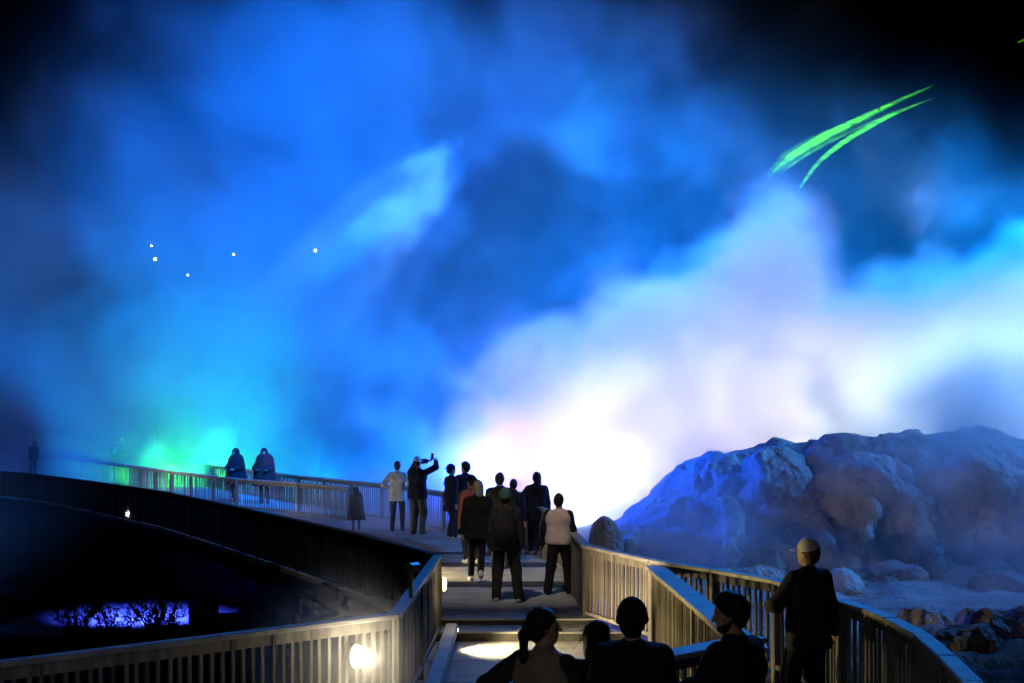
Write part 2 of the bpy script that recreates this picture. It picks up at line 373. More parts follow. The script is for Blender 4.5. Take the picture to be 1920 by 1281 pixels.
def steam_volume(name, lo, hi, res, fn, label, aniso=0.0, color=(1,1,1), scale=1.0, rate=3.0):
    nx, ny, nz = res
    X, Y, Z = np.meshgrid(np.linspace(lo[0],hi[0],nx,dtype=np.float32), np.linspace(lo[1],hi[1],ny,dtype=np.float32), np.linspace(lo[2],hi[2],nz,dtype=np.float32), indexing='ij')
    d = np.maximum(fn(X,Y,Z), 0).astype(np.float32)
    edge = np.ones_like(d)                                   # fade at the box faces so that no face shows
    for ax, n in enumerate(res):
        t = np.minimum(np.arange(n), np.arange(n)[::-1]).astype(np.float32)/ (n*0.10); t = np.clip(t,0,1); t = t*t*(3-2*t)
        sh = [1,1,1]; sh[ax] = n
        if ax == 2: t[:n//2] = np.clip(np.arange(n//2)/2.0,0,1)
        edge *= t.reshape(sh)
    d *= edge
    me = bpy.data.meshes.new(name); me.vertices.add(d.size)
    at = me.attributes.new('d','FLOAT','POINT'); at.data.foreach_set('value', d.ravel())
    co = np.empty((d.size,3),np.float32); co[:,0]=X.ravel(); co[:,1]=Y.ravel(); co[:,2]=Z.ravel(); me.vertices.foreach_set('co', co.ravel())
    o = bpy.data.objects.new(name, me); link(o)
    tag(o, label, 'steam', kind='stuff')
    m = bpy.data.materials.new(name+'_vapour'); m.use_nodes = True; n_ = m.node_tree; n_.nodes.clear(); m.cycles.volume_step_rate = rate
    out = n_.nodes.new('ShaderNodeOutputMaterial'); pv = n_.nodes.new('ShaderNodeVolumePrincipled')
    pv.inputs['Color'].default_value = (*color,1); pv.inputs['Density'].default_value = scale; pv.inputs['Anisotropy'].default_value = aniso
    n_.links.new(pv.outputs[0], out.inputs['Volume'])
    ng = bpy.data.node_groups.new(name+'_grid','GeometryNodeTree')
    ng.interface.new_socket('Geometry', in_out='INPUT', socket_type='NodeSocketGeometry'); ng.interface.new_socket('Geometry', in_out='OUTPUT', socket_type='NodeSocketGeometry')
    N = ng.nodes.new; L = ng.links.new
    gi = N('NodeGroupInput'); go = N('NodeGroupOutput'); vc = N('GeometryNodeVolumeCube')
    vc.inputs['Min'].default_value = lo; vc.inputs['Max'].default_value = hi
    for k, r in zip(('X','Y','Z'), res): vc.inputs['Resolution '+k].default_value = r
    si = N('GeometryNodeSampleIndex'); si.data_type='FLOAT'; si.domain='POINT'; si.clamp = True
    na = N('GeometryNodeInputNamedAttribute'); na.data_type='FLOAT'; na.inputs[0].default_value='d'
    pos = N('GeometryNodeInputPosition')
    mp = N('ShaderNodeVectorMath'); mp.operation='SUBTRACT'; mp.inputs[1].default_value = lo; L(pos.outputs[0], mp.inputs[0])
    mm = N('ShaderNodeVectorMath'); mm.operation='MULTIPLY'; mm.inputs[1].default_value = [(r-1)/(h-l) for r,h,l in zip(res,hi,lo)]; L(mp.outputs[0], mm.inputs[0])
    ad = N('ShaderNodeVectorMath'); ad.operation='ADD'; ad.inputs[1].default_value=(.5,.5,.5); L(mm.outputs[0], ad.inputs[0])
    fl = N('ShaderNodeVectorMath'); fl.operation='FLOOR'; L(ad.outputs[0], fl.inputs[0])
    dt = N('ShaderNodeVectorMath'); dt.operation='DOT_PRODUCT'; dt.inputs[1].default_value=(ny*nz, nz, 1); L(fl.outputs[0], dt.inputs[0])
    L(gi.outputs[0], si.inputs[0]); L(na.outputs[0], si.inputs[1]); L(dt.outputs['Value'], si.inputs['Index'])
    L(si.outputs[0], vc.inputs['Density'])
    sm = N('GeometryNodeSetMaterial'); sm.inputs['Material'].default_value = m
    L(vc.outputs[0], sm.inputs[0]); L(sm.outputs[0], go.inputs[0])
    md = o.modifiers.new('grid','NODES'); md.node_group = ng
    me.materials.append(m)
    return o

def blobs(X, Y, Z, lst):
    f = np.full_like(X, -9.0)
    for (c, r) in lst:
        q = 1 - np.sqrt(((X-c[0])/r[0])**2 + ((Y-c[1])/r[1])**2 + ((Z-c[2])/r[2])**2)
        f = np.maximum(f, q*min(r))
    return f

def warp(X, Y, Z, f, a, o=4):
    return X + a*(fbm(X,Y,Z,f,o,3.1)-.5), Y + a*(fbm(X,Y,Z,f,o,17.7)-.5), Z + a*(fbm(X,Y,Z,f,o,29.3)-.5)
def plume_steam(X, Y, Z):
    # the dense white plume: a string of puffs climbing to the right, torn at its edges
    wx, wy, wz = warp(X,Y,Z,0.20,4.2)
    n = fbm(wx,wy,wz,0.34,5,1.0,0.58)
    B = [((-3.6,49.5,-.6),(3.6,4.0,4.6)), ((-1.0,50,0),(4,4.5,5.0)), ((2.2,50,1.6),(5,5,5.2)), ((5.5,51,3.2),(5,5,5.2)), ((9.0,51.5,5.0),(4.6,5,5.4)), ((10.4,52,9.0),(1.9,3.0,3.6)), ((13.0,52.5,4.2),(5,6,5.2)), ((15.8,52.5,6.4),(3.6,5,3.8)), ((17.5,53,4.6),(5,6,5.2)), ((22,49,2.2),(8,4,4.2)), ((22,53,5.0),(5,6,5.6)), ((27,54,5),(5,6,6)), ((8,48,-1.2),(9,3.5,3.6)), ((18,50,-1),(9,5,4))]
    d = blobs(wx, wy, wz, B) + 5.4*(n-0.5)
    den = sstep(-0.25, 1.25, d)
    wisp = sstep(-2.6, 0.4, d)*sstep(.5,.68,n)*0.16
    left = 0.35+0.65*sstep(-5.5,1.5,X)
    return 0.34*den*left*(0.55+0.9*n) + 0.25*wisp
def thin_steam(X, Y, Z):
    wx, wy, wz = warp(X,Y,Z,0.14,6.0)
    q = fbm(wx,wy*0.6,wz,0.10,5,41.0,0.58)
    n = fbm(wx,wy,wz,0.30,4,1.0,0.6)
    big = sstep(0.40, 0.62, q+0.36*(n-.5))
    fr = 14*(1-sstep(-26,-18,X))*(1-sstep(2,8,Z))
    yr = sstep(57,61,Y-fr)*(1-sstep(71,79,Y-fr*.5))
    ztop = 22.5 - 0.42*np.maximum(0,X-6) - 0.55*np.maximum(0,-17-X) + 11.0*(fbm(wx,wy,wz,0.11,4,77.0)-.5)
    hi = 1 - sstep(-3.0, 4.0, Z-ztop)
    return 0.108*(0.12+0.88*big)*yr*hi
def knot_steam(X, Y, Z):
    # shreds of denser vapour that the projector beams pick out
    wx, wy, wz = warp(X,Y,Z,0.35,2.2)
    n = fbm(wx,wy,wz,0.55,5,1.0,0.6)
    def knot(c, r, ax):
        ux, uz = ax; a = (wx-c[0])*ux+(wz-c[2])*uz; b = -(wx-c[0])*uz+(wz-c[2])*ux
        return np.clip(1-np.sqrt((a/r[0])**2+((wy-c[1])/r[1])**2+(b/r[2])**2),0,1)
    kn = knot((-5.0,59,11.9),(5.2,2.2,1.9),(0.72,0.69))
    k2 = knot((2.9,60,15.6),(2.0,1.8,2.6),(1,0)) + knot((4.5,55,8.6),(.55,1.0,1.5),(1,.2))
    gw = knot((-14.2,61.0,1.5),(3.2,1.8,1.9),(.97,-.22))
    tl = knot((-14.8,63,5.4),(3.2,2.6,2.4),(1,0))
    def tear(k, a): return sstep(.28,.62,k*a+1.9*(n-.5))*sstep(0,.22,k)
    return 0.60*tear(kn,.95) + 0.10*tear(k2,.95) + 0.55*tear(gw,.85) + 0.12*tear(tl,1.0)
steam_volume('steam_plume', (-10,44,-3), (33,61,15.5), (196,78,84), plume_steam, 'dense white and lavender steam plume behind the walkers', rate=4.0)
steam_volume('steam_cloud', (-34,55,-3), (34,87,30), (180,64,88), thin_steam, 'broad blue bank of steam filling the night behind the boardwalk', rate=4.0)
steam_volume('steam_shreds', (-19,56,-2), (7,65,19.5), (100,36,84), knot_steam, 'torn cyan and green lit shreds of steam high above the walkway', rate=4.0)
# ------------------------------------------------------------------ signed-distance modelling for rocks and people
def surface_nets(S, lo, h):
    neg = S < 0
    nx, ny, nz = S.shape
    acc = np.zeros((nx-1,ny-1,nz-1,3),np.float32); cnt = np.zeros((nx-1,ny-1,nz-1),np.float32)
    C = [(i,j,k) for i in (0,1) for j in (0,1) for k in (0,1)]
    def sl(c): return S[c[0]:nx-1+c[0], c[1]:ny-1+c[1], c[2]:nz-1+c[2]]
    for a in C:
        for ax in range(3):
            if a[ax]: continue
            b = list(a); b[ax] = 1
            sa, sb = sl(a), sl(tuple(b)); cr = (sa<0) != (sb<0)
            t = np.where(cr, sa/np.where(np.abs(sa-sb)<1e-9,1,sa-sb), 0)
            for q in range(3): acc[...,q] += np.where(cr, a[q] + (t if q==ax else 0), 0)
            cnt += cr
    act = cnt > 0
    idx = np.full(act.shape,-1,np.int64); ids = np.argwhere(act); idx[act] = np.arange(len(ids))
    V = (acc[act]/cnt[act][:,None] + ids)*h + np.array(lo)
    F = []
    for ax in range(3):
        b, c = (ax+1)%3, (ax+2)%3
        s0 = [slice(None)]*3; s1 = [slice(None)]*3; s0[ax] = slice(0,-1); s1[ax] = slice(1,None)
        cr = neg[tuple(s0)] != neg[tuple(s1)]; e = np.argwhere(cr)
        e = e[(e[:,b]>0)&(e[:,c]>0)&(e[:,b]<S.shape[b]-1)&(e[:,c]<S.shape[c]-1)]
        if not len(e): continue
        def at(db,dc):
            q = e.copy(); q[:,b]-=db; q[:,c]-=dc; return idx[q[:,0],q[:,1],q[:,2]]
        quad = np.stack([at(0,0),at(1,0),at(1,1),at(0,1)],1)
        inside = neg[e[:,0],e[:,1],e[:,2]]
        quad[~inside] = quad[~inside][:,::-1]
        F.append(quad)
    return V, np.concatenate(F)
def mesh_np(name, V, F, mat=None):
    me = bpy.data.meshes.new(name); me.vertices.add(len(V)); me.vertices.foreach_set('co', np.asarray(V,np.float32).ravel())
    me.loops.add(F.size); me.loops.foreach_set('vertex_index', F.ravel().astype(np.int32))
    me.polygons.add(len(F)); me.polygons.foreach_set('loop_start', np.arange(0,F.size,4,dtype=np.int32))
    me.polygons.foreach_set('use_smooth', np.ones(len(F),bool))
    me.update(calc_edges=True); me.validate()
    if mat: me.materials.append(mat)
    return me
def cap_(p0, r0, p1, r1, fl=1.0, k=None): return ('c', np.array(p0,float), r0, np.array(p1,float), r1, fl, k)
def ell_(c, r, k=None, rot=0.0): return ('e', np.array(c,float), np.array(r,float), rot, k)
def sdf_eval(prims, X, Y, Z, k):
    d = np.full(X.shape, 9.0, np.float32)
    for p in prims:
        if p[0] == 'c':
            _, a, r0, b, r1, fl, kk = p
            ab = b-a; L2_ = max(1e-9, float(ab@ab))
            px, py, pz = X-a[0], (Y-a[1]), Z-a[2]
            t = np.clip((px*ab[0]+py*ab[1]+pz*ab[2])/L2_, 0, 1)
            qx, qy, qz = px-t*ab[0], (py-t*ab[1])/fl, pz-t*ab[2]
            v = np.sqrt(qx*qx+qy*qy+qz*qz) - (r0+(r1-r0)*t)
        else:
            _, c, r, rot, kk = p
            px, py, pz = X-c[0], Y-c[1], Z-c[2]
            if rot:
                cs, sn = math.cos(rot), math.sin(rot); px, py = px*cs+py*sn, -px*sn+py*cs
            q = np.sqrt((px/r[0])**2+(py/r[1])**2+(pz/r[2])**2); v = (q-1)*min(r)*np.clip(0.6+0.4*q,0,1.6)
        kk = kk or k
        hh = np.maximum(kk-np.abs(d-v),0)/kk; d = np.minimum(d,v) - hh*hh*kk*0.25
    return d
def bounds_of(prims, pad):
    lo = np.full(3,9e9); hi = -lo
    for p in prims:
        if p[0]=='c':
            r = max(p[2],p[4]); lo = np.minimum(lo, np.minimum(p[1],p[3])-r); hi = np.maximum(hi, np.maximum(p[1],p[3])+r)
        else: r = p[2].max() if p[3] else p[2]; lo = np.minimum(lo,p[1]-r); hi = np.maximum(hi,p[1]+r)
    return lo-pad, hi+pad
def sdf_mesh(name, prims, h, k, mat, cut=None, fold=0.0, ffreq=7.0, seed=0.0, fstretch=(1,1,0.6), extra=None):
    lo, hi = bounds_of(prims, 3*h+fold); n = np.ceil((hi-lo)/h).astype(int)+1
    ax = [lo[i]+h*np.arange(n[i],dtype=np.float32) for i in range(3)]
    X,Y,Z = np.meshgrid(*[a.astype(np.float32) for a in ax], indexing='ij')
    S = sdf_eval(prims, X, Y, Z, k)
    if fold: S = S + fold*2*(fbm(X*fstretch[0],Y*fstretch[1],Z*fstretch[2],ffreq,3,seed)-.5)
    if extra is not None: S = extra(S,X,Y,Z)
    if cut is not None:
        for (nx_,ny_,nz_,off) in cut: S = np.maximum(S, X*nx_+Y*ny_+Z*nz_-off)
    V,F = surface_nets(S, lo, h); return mesh_np(name, V, F, mat)

# ------------------------------------------------------------------ sinter mound and stump on the right
def mound_mesh():
    r = random.Random(11)
    B = []
    crest = [(3.5,-0.3,1.0),(4.5,0.15,1.2),(5.5,0.75,1.4),(6.5,1.15,1.45),(7.6,1.2,1.5),(9.0,1.25,1.7),(10.6,1.35,1.7),(12.4,1.3,1.8),(14.4,1.1,1.9),(17,0.9,2.2)]
    for x,z,rr in crest: B.append(ell_((x,37.2+r.uniform(-.3,.3),z-0.15),(rr,1.9,rr*0.8), 0.5))
    B += [ell_((7.15,37.0,2.05),(0.35,0.4,0.45),0.25), ell_((6.9,37.2,1.7),(0.6,0.5,0.5),0.3)]
    for x,y,z,a,b,c in [(6.8,35.3,1.0,1.2,1.2,1.0),(9.0,35.2,1.05,1.35,1.2,1.0),(11.6,35.3,1.1,1.3,1.2,1.0),(14.2,35.4,0.9,1.6,1.4,1.1)]:
        B.append(ell_((x,y,z),(a,b,c),0.18))
    for x in np.arange(5.2,17,0.62):                                   # hanging draperies and buttresses
        y = 33.9+r.uniform(-.5,.7); zt = 0.75+r.uniform(-.35,.35); w_ = r.uniform(.26,.6)
        B.append(cap_((x+r.uniform(-.2,.2), y+0.9, zt), w_*1.2, (x+r.uniform(-.5,.3), y-0.75, zt-r.uniform(.9,2.1)), w_*r.uniform(.3,.75), 1.0, 0.12))
    for x in np.arange(3.0,17,1.3): B.append(ell_((x,34.6+r.uniform(-.3,.3),-0.7),(1.2,1.0,0.9),0.4))
    for i in range(26):                                                 # fallen lumps at the foot
        x = r.uniform(4,16); y = r.uniform(30.5,33); s = r.uniform(.15,.5); B.append(ell_((x,y,-0.95),(s*1.5,s*1.2,s),0.2))
    lo = np.array((1.5,29.0,-2.2)); hi = np.array((20.0,40.5,3.6)); h = 0.11
    n = np.ceil((hi-lo)/h).astype(int)+1
    ax = [(lo[i]+h*np.arange(n[i])).astype(np.float32) for i in range(3)]
    X,Y,Z = np.meshgrid(*ax, indexing='ij')
    wx = X+0.7*(fbm(X,Y,Z,0.8,3,5.0)-.5); wy = Y+0.7*(fbm(X,Y,Z,0.8,3,15.0)-.5); wz = Z+0.6*(fbm(X,Y,Z,0.8,3,25.0)-.5)
    S = sdf_eval(B, wx, wy, wz, 0.3)
    rid = np.abs(fbm(wx,wy,wz*0.7,1.5,4,33.0)-.5)
    S = S + 1.5*(0.075-rid).clip(0,.075) + 0.16*(fbm(X,Y,Z,2.6,4,9.0,.6)-.5)
    S[:,:,0] = np.maximum(S[:,:,0], .05)
    V,F = surface_nets(S, lo, h); return mesh_np('rock_mound', V, F, M['rock'])
o = bpy.data.objects.new('rock_mound', mound_mesh()); link(o)
def crag(o, lv, parts):
    sm = o.modifiers.new('fine','SUBSURF'); sm.subdivision_type='SIMPLE'; sm.levels=lv; sm.render_levels=lv
    for kind, size, st in parts:
        t = bpy.data.textures.new('crag','CLOUDS' if kind=='c' else 'VORONOI'); t.noise_scale = size
        if kind == 'c': t.noise_depth = 4
        d = o.modifiers.new('crag','DISPLACE'); d.texture = t; d.strength = st; d.mid_level = 0.5; d.texture_coords='GLOBAL'
crag(o, 1, [('v',1.1,0.16),('c',0.5,0.20),('c',0.16,0.07)])
tag(o, 'large lumpy sinter rock mound with hanging draperies, right of the boardwalk', 'rock')
me = sdf_mesh('rock_stump', [cap_((2.25,33,-1.4),0.42,(2.22,33,-0.1),0.36,1,.2), ell_((2.18,33,0.12),(.31,.32,.42),.2), ell_((2.4,33,-0.05),(.2,.25,.35),.2)], 0.04, 0.2, M['rock'], fold=0.05, ffreq=3.0, seed=4)
o = bpy.data.objects.new('rock_stump', me); link(o); tag(o, 'upright rounded rock stump between the white glow and the mound', 'rock')
for i,(u,v,Y,s) in enumerate(((1725,1075,27,.45),(1795,1130,25,.5),(1880,1105,26,.7),(1660,1140,24.5,.35))):
    c = P(u,v,Y); c.z = ground_z(c.x,c.y)-0.12
    me = sdf_mesh('boulder', [ell_((0,0,0),(s*1.3,s,s*.75)), ell_((s*.6,.1,.1),(s*.7,s*.7,s*.5))], 0.06, 0.2, M['rock'], fold=0.22, ffreq=3.2, seed=3+i*2)
    b = bpy.data.objects.new('boulder', me); link(b); b.location = c; crag(b, 1, [('v',0.4,0.16),('c',0.2,0.1)])
    tag(b, ['low boulder beside the capped man shoulder, on the terrace','middle boulder on the terrace below the mound','largest boulder on the terrace at the right edge of the picture','small boulder just beyond the curved right railing'][i], 'rock', 'boulders on the terrace')

# ------------------------------------------------------------------ lit flat, block and shrubs below the walkway
def flat_z(x, y): return -2.99 + 0.07*fbm_py(x*0.8, y*0.8, 6)
fl = grid_mesh('pool', spaced((-14.4,-6.7,0.25)), spaced((37.5,47.5,0.25)), flat_z, M['concrete']); tag(fl, kind='structure')
c = P(382,1186,40.0)
mb = MB(); mb.box(-.33,.33,-.5,.5,-0.2,0.62); mb.box(.334,1.25,-.45,.45,-.2,0.22)
b = bevel(mb.build('concrete_block', M['concrete']), 0.02); b.location = (c.x, c.y, -3.0); tag(b, 'pale blue lit block on the flat below the walkway', 'block')
spot('floodlight_pool', (-10.7, 40.3, -0.8), (-10.9, 40.9, -3.1), (0.04,0.07,1.0), 3800, 104, 0.8, 0.2)
def shrub(base, hgt, n, seed, label):
    r = random.Random(seed); t = empty('shrub', base); tag(t, label, 'shrub', 'shrubs below the walkway')
    st = MB(); lf = MB()
    for i in range(n):
        a = r.uniform(0,6.28); sp = r.uniform(.3,1.0); p = Vector((r.uniform(-.1,.1),r.uniform(-.1,.1),0)); d = Vector((math.cos(a)*sp,math.sin(a)*sp,1)).normalized()
        pts=[p.copy()]; L_ = hgt*r.uniform(.7,1.1)
        for j in range(6):
            d = (d+Vector((r.uniform(-.25,.25),r.uniform(-.25,.25),r.uniform(-.1,.2)))).normalized(); p = p+d*L_/6; pts.append(p.copy())
            for q in range(3):
                e = (d+Vector((r.uniform(-1,1),r.uniform(-1,1),r.uniform(-.3,.8)))).normalized(); le = L_*r.uniform(.12,.3)
                p1 = p+e*le*.5; p2 = p1+(e+Vector((r.uniform(-.4,.4),r.uniform(-.4,.4),r.uniform(-.2,.4)))).normalized()*le*.6
                st.tube([p,p1,p2],[.008,.006,.003],4)
                for _ in range(14):
                    c_ = p1.lerp(p2,r.random())+Vector((r.uniform(-.06,.06),r.uniform(-.06,.06),r.uniform(-.06,.06)))
                    u = Vector((r.uniform(-1,1),r.uniform(-1,1),r.uniform(-1,1))).normalized()*.035; v_ = u.cross(Vector((r.uniform(-1,1),r.uniform(-1,1),r.uniform(-1,1)))).normalized()*.014
                    k_ = len(lf.v); lf.v += [tuple(c_-u),tuple(c_+v_),tuple(c_+u),tuple(c_-v_)]; lf.f.append((k_,k_+1,k_+2,k_+3))
        st.tube(pts,[.022*(1-.12*j) for j in range(7)],5)
    st.build('stems', M['bark'], t); tag(lf.build('leaves', M['leaf'], t), kind='stuff')
    return t
for i,(u,Y,hg) in enumerate(((150,37.0,1.5),(215,36.2,1.35),(285,36.6,1.55),(335,35.6,1.2))):
    shrub(((u-960)/FOC*Y, Y, -3.15), hg, 11, 5+i, ['leftmost twiggy shrub against the blue lit flat','second twiggy shrub from the left below the walkway','tall twiggy shrub left of the pale block','low twiggy shrub next to the pale block'][i])

# ------------------------------------------------------------------ far lamps on the slope behind the steam
def far_lamp(u, v, Y, s, label, glow=None, watts=0):
    p = P(u,v,Y); r = empty('pole_lamp', (p.x,p.y,-3.2)); tag(r, label, 'lamp', 'far lamps glowing through the steam')
    hgt = p.z+3.2
    mb = MB(); mb.tube([(0,1.6,0),(0,1.6,hgt-.2),(0,1.2,hgt+.1),(0,.1,hgt+.2)],[.07,.05,.04,.03],8); mb.build('pole', M['bark'], r)
    mb = MB(); mb.box(-.25,.25,0.0,.3,hgt+.22,hgt+.3); mb.build('hood', M['bark'], r)
    n=10; V=[(0,-.001,s)]; F_=[]
    for i in range(1,6):
        for j in range(n):
            a=math.pi*i/6; V.append((s*math.sin(a)*math.cos(2*math.pi*j/n), s*math.sin(a)*math.sin(2*math.pi*j/n), s*math.cos(a)))
    V.append((0,0,-s))
    for j in range(n): F_.append((0,1+j,1+(j+1)%n)); F_.append((len(V)-1,1+4*n+(j+1)%n,1+4*n+j))
    for i in range(4):
        for j in range(n): F_.append((1+i*n+j,1+(i+1)*n+j,1+(i+1)*n+(j+1)%n,1+i*n+(j+1)%n))
    o = mesh_obj('bulb', V, F_, M['star'], r, True); o.location = (0,0,hgt)
    if watts:
        d = bpy.data.lights.new('lamp_light','POINT'); d.energy=watts; d.color=glow; d.shadow_soft_size=.3
        q = bpy.data.objects.new('lamp_light', d); link(q); q.parent=r; q.location=(0,-5.0,hgt)
far_lamp(291,486,85,.085,'far lamp inside the pinkish glow at the left', (1.0,.30,.42), 420)
far_lamp(284,461,85.5,.05,'faint far lamp just above the pinkish glow lamp')
far_lamp(438,477,85,.065,'far lamp midway between the two brighter ones')
far_lamp(591,470,85,.085,'brightest far lamp, nearest the pale slanting wisp', (.7,.5,1.0), 120)
far_lamp(352,516,85.5,.045,'faintest far lamp, low right of the pinkish glow')

# ------------------------------------------------------------------ green laser streaks drawn in the steam
def laser_mat(s):
    m = bpy.data.materials.new('laser_light'); m.use_nodes=True; n=m.node_tree; n.nodes.clear()
    out=n.nodes.new('ShaderNodeOutputMaterial'); pv=n.nodes.new('ShaderNodeVolumePrincipled')
    pv.inputs['Density'].default_value=0.0; pv.inputs['Emission Color'].default_value=(0.10,1,0.0,1); pv.inputs['Emission Strength'].default_value=s
    tc=n.nodes.new('ShaderNodeTexCoord'); mp=n.nodes.new('ShaderNodeMapping'); mp.inputs['Scale'].default_value=(1.2,1.2,5); mp.inputs['Rotation'].default_value=(0,math.radians(25),0)
    tx=n.nodes.new('ShaderNodeTexNoise'); tx.inputs['Scale'].default_value=1.6; tx.inputs['Detail'].default_value=5
    rg=n.nodes.new('ShaderNodeMapRange'); rg.inputs[1].default_value=.36; rg.inputs[2].default_value=.66; rg.inputs[3].default_value=0.3*s; rg.inputs[4].default_value=s
    n.links.new(tc.outputs['Object'],mp.inputs[0]); n.links.new(mp.outputs[0],tx.inputs['Vector']); n.links.new(tx.outputs[0],rg.inputs[0]); n.links.new(rg.outputs[0],pv.inputs['Emission Strength'])
    n.links.new(pv.outputs[0],out.inputs['Volume']); return m
def laser(pix, rad, Y, label, s):
    pts=[P(u,v,y) for (u,v),y in zip(pix,Y)]
    # smooth the path
    fine=[]; fr=[]
    for i in range(len(pts)-1):
        p0=pts[max(i-1,0)]; p1=pts[i]; p2=pts[i+1]; p3=pts[min(i+2,len(pts)-1)]
        for t in [q/6 for q in range(6)]:
            fine.append(0.5*((2*p1)+(p2-p0)*t+(2*p0-5*p1+4*p2-p3)*t*t+(3*p1-p0-3*p2+p3)*t**3)); fr.append(rad[i]+(rad[i+1]-rad[i])*t)
    fine.append(pts[-1]); fr.append(rad[-1])
    mb=MB(); mb.tube(fine,fr,10); o=mb.build('laser_beam', laser_mat(s), None, True); tag(o,label,'laser','green laser streaks')
UP = [(1440,330),(1475,300),(1530,266),(1600,231),(1680,193),(1745,165)]
laser(UP,[.10,.30,.26,.16,.08,.02],[49]*6,'broad soft green laser fan arching over the white plume',0.95)
laser([(u+8,v-6) for u,v in UP],[.03,.13,.15,.11,.06,.012],[48.7]*6,'bright upper edge streak of the green laser fan',6.0)
laser([(u+10,v+9) for u,v in UP[:5]],[.01,.05,.06,.05,.01],[48.6]*5,'thin inner streak of the green laser fan',5.0)
laser([(1500,352),(1532,308),(1570,275),(1620,243),(1680,212),(1748,185)],[.05,.08,.10,.10,.07,.012],[48.4]*6,'lower paler green laser streak arching over the white plume',8.0)
laser([(1908,80),(1925,72),(1945,60)],[.02,.05,.02],[49]*3,'short green laser streak at the right edge of the picture',6.0)
# ------------------------------------------------------------------ people
def fabric(name, col, rough=0.85): return mat_basic(name, col, rough, 0.18, 9, 0.25, 120, spec=0.2)
C_ = {k: fabric(k, c) for k, c in dict(
    black=(0.014,0.014,0.016), charcoal=(0.03,0.03,0.035), navy=(0.018,0.022,0.045), denim=(0.035,0.045,0.08), white=(0.74,0.73,0.72), pale_pink=(0.62,0.50,0.48),
    rust=(0.42,0.13,0.11), teal=(0.05,0.14,0.13), beige=(0.26,0.21,0.16), grey=(0.09,0.09,0.09), maroon=(0.10,0.02,0.02), brown=(0.06,0.04,0.03), cream=(0.55,0.50,0.40)).items()}
M['skin'] = mat_basic('skin', (0.46,0.28,0.20), 0.5, 0.1, 12, 0.08, 90)
HAIR = {k: mat_basic('hair_'+k, c, 0.5, 0.5, 30, 0.5, 160, stretch=(1,1,0.12)) for k, c in dict(black=(0.012,0.010,0.009), brown=(0.05,0.03,0.02), fair=(0.30,0.27,0.20)).items()}
M['sole'] = mat_basic('white_trainer', (0.72,0.70,0.68), 0.6, 0.1, 10, 0.1, 60)
M['darkshoe'] = mat_basic('dark_shoe', (0.02,0.02,0.02), 0.5, 0.1, 10, 0.1, 60)
M['phone'] = mat_basic('phone_case', (0.02,0.02,0.022), 0.3, 0.05, 10, 0.02, 60)

def hand_mesh(grip):
    pr = [cap_((-.022,0,-.02),.019,(-.026,0,-.085),.016,.8,.02), cap_((.0,0,-.02),.02,(.0,.0,-.09),.016,.8,.02), cap_((.022,0,-.02),.019,(.026,0,-.083),.015,.8,.02), cap_((0,0,.03),.026,(0,0,-.03),.027,.75,.02)]
    c = 1.0 if grip else 0.35
    for x, l in ((-.031,.068),(-.011,.078),(.011,.074),(.030,.058)):
        p = np.array((x,0,-.088)); a = 0.25*c + .1
        for s in (.45,.32,.26):
            q = p + l*s*np.array((x*.5, math.sin(a), -math.cos(a))); pr.append(cap_(p,.0085,q,.0075,1,.006)); p = q; a += 0.75*c + .08
    p = np.array((-.03,.008,-.035)); q = np.array((-.055,.03,-.065)); r = np.array((-.052,.05,-.092)) if not grip else np.array((-.03,.058,-.085))
    pr += [cap_(p,.013,q,.0105,1,.012), cap_(q,.0105,r,.008,1,.006)]
    return sdf_mesh('hand', pr, 0.0052, 0.008, M['skin'])
HAND = {False: hand_mesh(False), True: hand_mesh(True)}

def ik(a, c, l1, l2, pole):
    a = np.array(a,float); c = np.array(c,float); d = c-a; L_ = np.linalg.norm(d); mx = (l1+l2)*0.998
    if L_ > mx: c = a + d/L_*mx; d = c-a; L_ = mx
    x = (l1*l1-l2*l2+L_*L_)/(2*L_); hgt = math.sqrt(max(l1*l1-x*x,0)); u = d/L_
    p = np.array(pole,float); p = p - (p@u)*u; p /= max(1e-6,np.linalg.norm(p))
    return a+u*x+p*hgt, c

